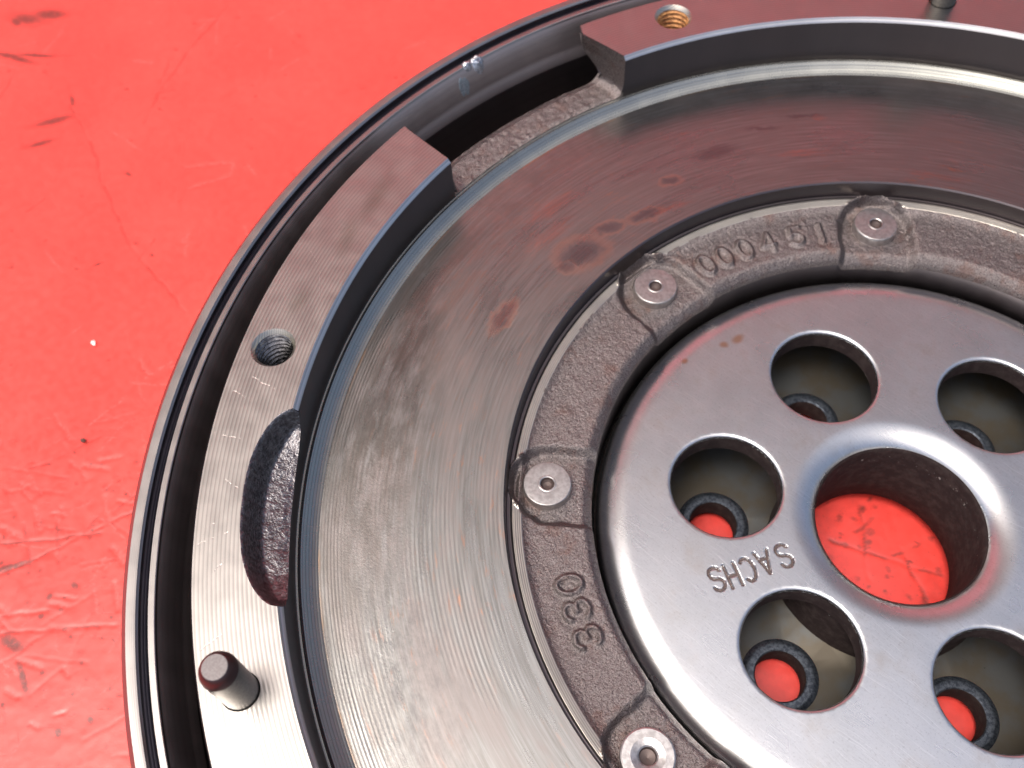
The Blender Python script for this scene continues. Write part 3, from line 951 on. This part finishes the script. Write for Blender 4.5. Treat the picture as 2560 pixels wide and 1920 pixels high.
# cast inner ring with raised figures, rivet recesses and machined ledge
rt0 = 126.88
riv_t = [rt0 + 45 * k for k in range(8)]
nr, nth = 72, 1760
rr = np.linspace(59.15, 75.2, nr)
tt = np.linspace(0, 360, nth, endpoint=False)
Tg, Rg = np.meshgrid(tt, rr)
x, y = Rg * np.cos(np.radians(Tg)), Rg * np.sin(np.radians(Tg))
zc = -18.0 + .85 * np.exp((np.minimum(Rg, 73.1) - 72.5) / .75)
zc += -2.3 * (1 - sstep(Rg, 58.6, 61.6)) ** 1.5
zc += .10 * fbm(x * .25, y * .25, 2)
segs = []
for ch, t in zip('000451', [161.3, 157.3, 152.9, 148.1, 142.4, 137.5]):
    er, et = P2(1, t), P2(1, t + 90)
    segs += glyph_segments(ch, P2(65.7, t), -et * 2.7, er * 4.7)
for ch, t in zip('330', [243.1, 238.6, 234.4]):
    er, et = P2(1, t), P2(1, t + 90)
    segs += glyph_segments(ch, P2(65.6, t), -et * 3.3, er * 4.6)
near = ((Tg > 133) & (Tg < 165)) | ((Tg > 230) & (Tg < 248))
dg = np.full_like(Rg, 9.0)
dg[near] = seg_dist(x[near], y[near], segs)
zc += .78 * np.exp(-(dg / .42) ** 2) - .10 * np.exp(-((dg - 1.0) / .35) ** 2)
pad = np.zeros_like(Rg)
for i, t in enumerate(riv_t):
    c_ = P2(67.82, t)
    er, et = P2(1, t), P2(1, t + 90)
    lat = np.abs(x * et[0] + y * et[1])
    lon = x * er[0] + y * er[1] - 67.1
    hw = 8.0 if i != 1 else 8.5
    d = np.where(lon > 0, np.hypot(lat, lon), lat) - hw + .5 * vnoise(x * .5, y * .5) + np.where(lon < -20, 50, 0)
    pad = np.maximum(pad, 1 - sstep(d, -1.3, .6))
zc = zc - pad * (1.9 + 2.2 * sstep(Rg, 72.3, 74.6))
zl = -16.87 - (74.4 - Rg) * .17 + (pad > .12) * 5 + (Rg < 71.5) * 5 - .35 * sstep(Rg, 74.2, 74.6)
isl = (zc > zl)
zc = np.where(isl, zl, zc)
rough_ = .10 * fbm(x * .8, y * .8, 3) + .10 * vnoise(x * 2.3, y * 2.3)
rough_ = rough_ * (1 - .75 * pad * sstep(Rg, 70.5, 73.0))
zc = zc + np.where(isl, 0, rough_)
zc[0] -= 1.2
V = np.stack([x, y, zc], -1).reshape(-1, 3)
F = grid_faces(nr, nth, True, flip=True)
Mi = (isl.reshape(-1)[F].sum(1) > 2).astype(int)
Mi[(Mi == 1) & (Rg.reshape(-1)[F].mean(1) > 74.35)] = 2  # outermost ledge band darkened: shade under the friction edge put into the colour
g = Geo()
me_V = Z(V)
low = me_V[:nth].copy(); low[:, 2] = ZF - 30
Fw = grid_faces(2, nth, True, flip=True)
Vall = np.concatenate([low, me_V])
Fall = np.concatenate([Fw, F + nth])
cast = mesh_obj('cast_ring', Vall, Fall, [M_CAST, M_LEDGE, M_WALL], fly, np.r_[np.full(len(Fw), 2), Mi.astype(int)], 75)

# rivets
def lathe_obj(name, parts, parent, n=64, angle=30, loc=None, mats=None):
    g = Geo()
    for prof, m in parts:
        V, F = lathe(prof, n)
        g.add(V, F, m)
    ob = g.build(name, mats, parent, angle)
    if loc is not None:
        ob.location = Vector((loc[0] * MM, loc[1] * MM, loc[2] * MM))
    return ob
def dup(ob, parent, loc, rotz=0.0):
    c_ = ob.copy()
    link(c_, parent)
    c_.location = Vector((loc[0] * MM, loc[1] * MM, loc[2] * MM))
    c_.rotation_euler = (0, 0, rotz)
    return c_
rprof = [(4.9, -3.4), (4.66, -2.4), (4.64, -.30), (4.50, -.06), (4.42, -.02), (3.6, .02), (1.75, .0), (1.62, .05), (1.45, .05), (1.3, -.05)]
crat = [(1.3, -.05), (1.12, -.6), (.8, -.95), (.001, -1.1)]  # crater gets a dark colour that stands in for its inner shade
riv = None
for i, t in enumerate(riv_t):
    p = P2(67.82, t)
    loc = (p[0], p[1], ZF - 17.73)
    if riv is None:
        riv = lathe_obj('rivet', [(rprof, 0), (crat, 1)], fly, 72, 11, loc, [M_RIVET, M_STAMP])
        ob = riv
    elif i == 3:
        rp4 = [(4.9, -3.0), (4.66, -2.1), (4.64, -.35), (4.55, -.12), (4.3, 0), (2.9, .0), (2.4, -.12), (1.75, -.3), (1.5, -.5)]
        cr4 = [(1.5, -.5), (1.35, -1.6), (.001, -1.9)]
        ob = lathe_obj('rivet', [(rp4, 0), (cr4, 1)], fly, 72, 11, loc, [M_RIVET, M_STAMP])
        ob['label'] = 'bright rivet with a deep open centre'
    else:
        ob = dup(riv, fly, loc, .7 * i)

# ---------------- hub plate
RP, RH = 33.53, 10.71
hole_t = [148.75 + 60 * k for k in range(6)]
hc = [P2(RP, t) for t in hole_t]
RB1, RO1 = 21.4, 52.2
loops = [circle((0, 0), RO1, 300), circle((0, 0), RB1, 160)]
for c_ in hc:
    loops.append(circle(c_, RH, 128))
extra = []
for c_ in hc:
    for q, e_ in enumerate((.08, .18, .32, .5, .72, .98)):
        L = circle(c_, RH + e_, 128 if q < 4 else 96)
        extra += [p for p in L if RB1 + .12 < np.hypot(*p) < RO1 - .3]
tx = P2(1, 239.5)
ty = P2(1, 329.5)
# letters run outward, upside down to the camera
tsegs = []
cent = [(24.6, 238.6, 2.5), (28.5, 238.8, 2.6), (32.0, 239.5, 2.5), (35.2, 239.7, 2.2), (38.3, 239.3, 2.4)]
for ch, (r_, t_, w_) in zip('SACHS', cent):
    tsegs += glyph_segments(ch, P2(r_, t_), tx * w_, ty * 4.5)
sx, sy = np.meshgrid(np.arange(21, 41.5, .13), np.arange(-3.6, 3.6, .13))
pc = np.stack([sx.ravel(), sy.ravel()], 1) + rng.uniform(-.02, .02, (sx.size, 2))
W = pc[:, :1] * tx + pc[:, 1:] * ty
dW = seg_dist(W[:, 0], W[:, 1], tsegs)
hd = np.min([np.hypot(*(W - c_).T) for c_ in hc], axis=0)
W = W[(dW < .62) & (hd > RH + 1.05) & (np.hypot(*W.T) > RB1 + .2)]
extra += list(W)
hx, hy = np.meshgrid(np.arange(-53, 53, 1.5), np.arange(-53, 53, 1.5))
hx = hx + (np.arange(hx.shape[0]) % 2)[:, None] * .75
Q = np.stack([hx.ravel(), hy.ravel()], 1)
hd = np.min([np.hypot(*(Q - c_).T) for c_ in hc], axis=0)
dQ = seg_dist(Q[:, 0], Q[:, 1], tsegs)
Q = Q[(np.hypot(*Q.T) > RB1 + .8) & (np.hypot(*Q.T) < RO1 - .8) & (hd > RH + 1.5) & (dQ > .8)]
extra += list(Q)
V2, F2 = cdt_fill(loops, extra, lambda C: (np.hypot(*C.T) > RB1 * .9995) & (np.hypot(*C.T) < RO1) & np.all([np.hypot(*(C - c_).T) > RH * .999 for c_ in hc], axis=0))
hd = np.min([np.hypot(*(V2 - c_).T) for c_ in hc], axis=0) - RH
ez = np.clip(hd / .72, 0, 1)
zh = -23.4 - .7 * (1 - np.sqrt(1 - (1 - ez) ** 2))
dT = seg_dist(V2[:, 0], V2[:, 1], tsegs)
zh -= .42 * (1 - sstep(dT, .16, .38))
zh += .05 * fbm(V2[:, 0] * .05, V2[:, 1] * .05, 2) * sstep(np.hypot(*V2.T), 22, 26) * (1 - sstep(np.hypot(*V2.T), 48, 52)) * sstep(hd, 0, 3)
g = Geo()
mid = dT[F2].mean(1) < .2
g.add(Z(np.c_[V2, zh]), F2[~mid], 0)
g.add(Z(np.c_[V2, zh]), F2[mid], 1)
# rolled outer edge
V, F = lathe([(58.4, -33), (58.35, -29.5)] + [(52.2 + 6.1 * math.cos(math.radians(a_)), -28.2 + 4.8 * math.sin(math.radians(a_))) for a_ in np.linspace(0, 90, 20)][1:], 300)
g.add(Z(V), F, 0)
# fillet into the bore
fil = [(21.4, -23.4)] + [(15.84 + 5.56 * (1 - math.sin(math.radians(a_))), -26.6 + 3.2 * math.cos(math.radians(a_))) for a_ in np.linspace(6, 84, 12)] + [(15.84, -26.75)]
V, F = lathe(fil[:-3], 160)
g.add(Z(V), F, 0)
V, F = lathe(fil[-4:], 160)
g.add(Z(V), F, 2)
for c_ in hc:
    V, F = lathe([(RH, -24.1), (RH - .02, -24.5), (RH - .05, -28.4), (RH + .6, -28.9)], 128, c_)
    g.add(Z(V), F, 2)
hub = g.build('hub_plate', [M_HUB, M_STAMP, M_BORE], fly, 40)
# underside of the hub plate (closes it against light)
loops = [circle((0, 0), 58.5, 120), circle((0, 0), 16.2, 60)] + [circle(c_, RH + .6, 64) for c_ in hc]
V2, F2 = cdt_fill(loops, [], lambda C: (np.hypot(*C.T) > 16.2) & (np.hypot(*C.T) < 58.5) & np.all([np.hypot(*(C - c_).T) > RH + .59 for c_ in hc], axis=0))
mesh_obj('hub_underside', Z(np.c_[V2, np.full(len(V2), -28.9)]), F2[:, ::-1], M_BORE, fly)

# centre tube
g = Geo()
V, F = lathe([(15.84, -26.75), (15.82, -27.3), (15.75, -33), (15.72, -40), (15.72, -46.3), (16.1, -46.8), (22.4, -46.8)], 160)
g.add(Z(V), F)
V, F = lathe([(22.6, -42.9), (22.3, -41.6), (22.3, -29)], 160)
g.add(Z(V), F)
g.build('centre_tube', [M_BORE], fly, 40)

# back plate with bolt holes and collars
BT = [148.6 + 60 * k for k in range(6)]
bc = [P2(33.5, t) for t in BT]
loops = [circle((0, 0), 80, 120), circle((0, 0), 22.3, 90)] + [circle(c_, 7.5, 64) for c_ in bc]
Q2 = Q[(np.hypot(*Q.T) > 23) & (np.min([np.hypot(*(Q - c_).T) for c_ in bc], axis=0) > 8)]
V2, F2 = cdt_fill(loops, list(Q2), lambda C: (np.hypot(*C.T) > 22.3) & (np.hypot(*C.T) < 80) & np.all([np.hypot(*(C - c_).T) > 7.49 for c_ in bc], axis=0))
zz = -43.2 + .9 * np.exp(-((np.hypot(*V2.T) - 22.3) / 1.2)) + 1.5 * sstep(np.hypot(*V2.T), 42, 56)
back = mesh_obj('back_plate', Z(np.c_[V2, zz]), F2, M_BACK, fly)
col = None
for t, c_ in zip(BT, bc):
    loc = (c_[0], c_[1], ZF - 42.5)
    if col is None:
        col = lathe_obj('bolt_collar', [([(7.5, -.75), (7.2, -.5), (6.6, -.08), (6.3, 0), (5.2, 0), (4.95, -.2)], 0), ([(4.95, -.2), (4.85, -.5), (4.85, -5.6), (5.2, -6)], 1)], fly, 72, 30, loc, [M_COLLAR, M_BORE])
    else:
        dup(col, fly, loc, t)

# threaded holes
def thread_mesh():
    g = Geo()
    V, F = lathe([(4.26, 0), (4.2, -.06), (3.62, -.75), (3.55, -.85)], 64)
    g.add(V, F, 0)
    nz, na, pitch = 170, 64, 1.25
    zz = np.linspace(-.85, -19, nz)
    th = np.linspace(0, 2 * PI, na, endpoint=False)
    T_, Z_ = np.meshgrid(th, zz)
    ph = (Z_ / pitch + T_ / (2 * PI)) % 1.0
    tri = 1 - np.abs(ph * 2 - 1)
    rr = 3.42 + .62 * np.clip(tri * 1.25 - .1, 0, 1) * np.clip((-.85 - Z_) / .4, 0, 1) + .13 * (Z_ > -1.2)
    V = np.stack([rr * np.cos(T_), rr * np.sin(T_), Z_], -1).reshape(-1, 3)
    g.add(V, grid_faces(nz, na, True), 1)
    return g
tg = thread_mesh()
first = {}
for (r_, t_) in thread_pos:
    p = P2(r_, t_)
    rusty = abs(t_ - TH) < 1
    loc = (p[0], p[1], ZF)
    key = rusty
    if key not in first:
        ob = tg.build('threaded_hole', [M_LEDGE, M_RUSTY if rusty else M_THREAD], fly, 60)
        ob.location = Vector(loc) * MM
        if rusty:
            ob['label'] = 'threaded hole with rusty orange threads'
        first[key] = ob
    else:
        dup(first[key], fly, loc)

# dowel pins
pin = None
pprof = [(3.12, 0), (3.08, -.9), (2.93, -1.0), (2.93, 11.3), (2.9, 11.5)]
pchf = [(2.9, 11.5), (2.68, 12.4), (2.25, 13.2), (1.95, 13.5)]
ptop = [(1.95, 13.5), (1.86, 13.59), (.001, 13.6)]
for r_, t_ in pin_pos:
    p = P2(r_, t_)
    loc = (p[0], p[1], ZF)
    if pin is None:
        pin = lathe_obj('dowel_pin', [(pprof, 0), (pchf, 1), (ptop, 2)], fly, 96, 22, loc, [M_PIN, M_PINCH, M_PINTOP])
    else:
        dup(pin, fly, loc, t_)

# ------------------------------------------------------------------ little things lying on the sheet
def crumb(name, x_, y_, s_, mat, label, cat, seed, flat=.5, group=None):
    rg = np.random.default_rng(seed)
    nA, nR = 10, 5
    V = []
    for i in range(nR):
        ph = PI * i / (nR - 1)
        for j in range(nA):
            t = 2 * PI * j / nA
            k = 1 + rg.uniform(-.25, .25)
            V.append((s_ * k * math.sin(ph) * math.cos(t), s_ * .75 * k * math.sin(ph) * math.sin(t), s_ * flat * (.9 + math.cos(ph))))
    ob = mesh_obj(name, V, grid_faces(nR, nA, True, flip=True), mat, None, angle=30)
    ob.location = Vector((x_, y_, 0.0)) * MM
    ob['label'] = label
    ob['category'] = cat
    if group:
        ob['group'] = group
    return ob
crumb('white_chip', -175.9, -74.4, .75, M_WHITE, 'tiny white chip lying alone on the red surface left of the flywheel', 'chip', 1, .35)
crumb('dirt_crumb', -154.6, -92.6, .75, M_CRUMB, 'dark brown crumb on the red surface touching the outer ring of the flywheel', 'dirt crumb', 2, .5)
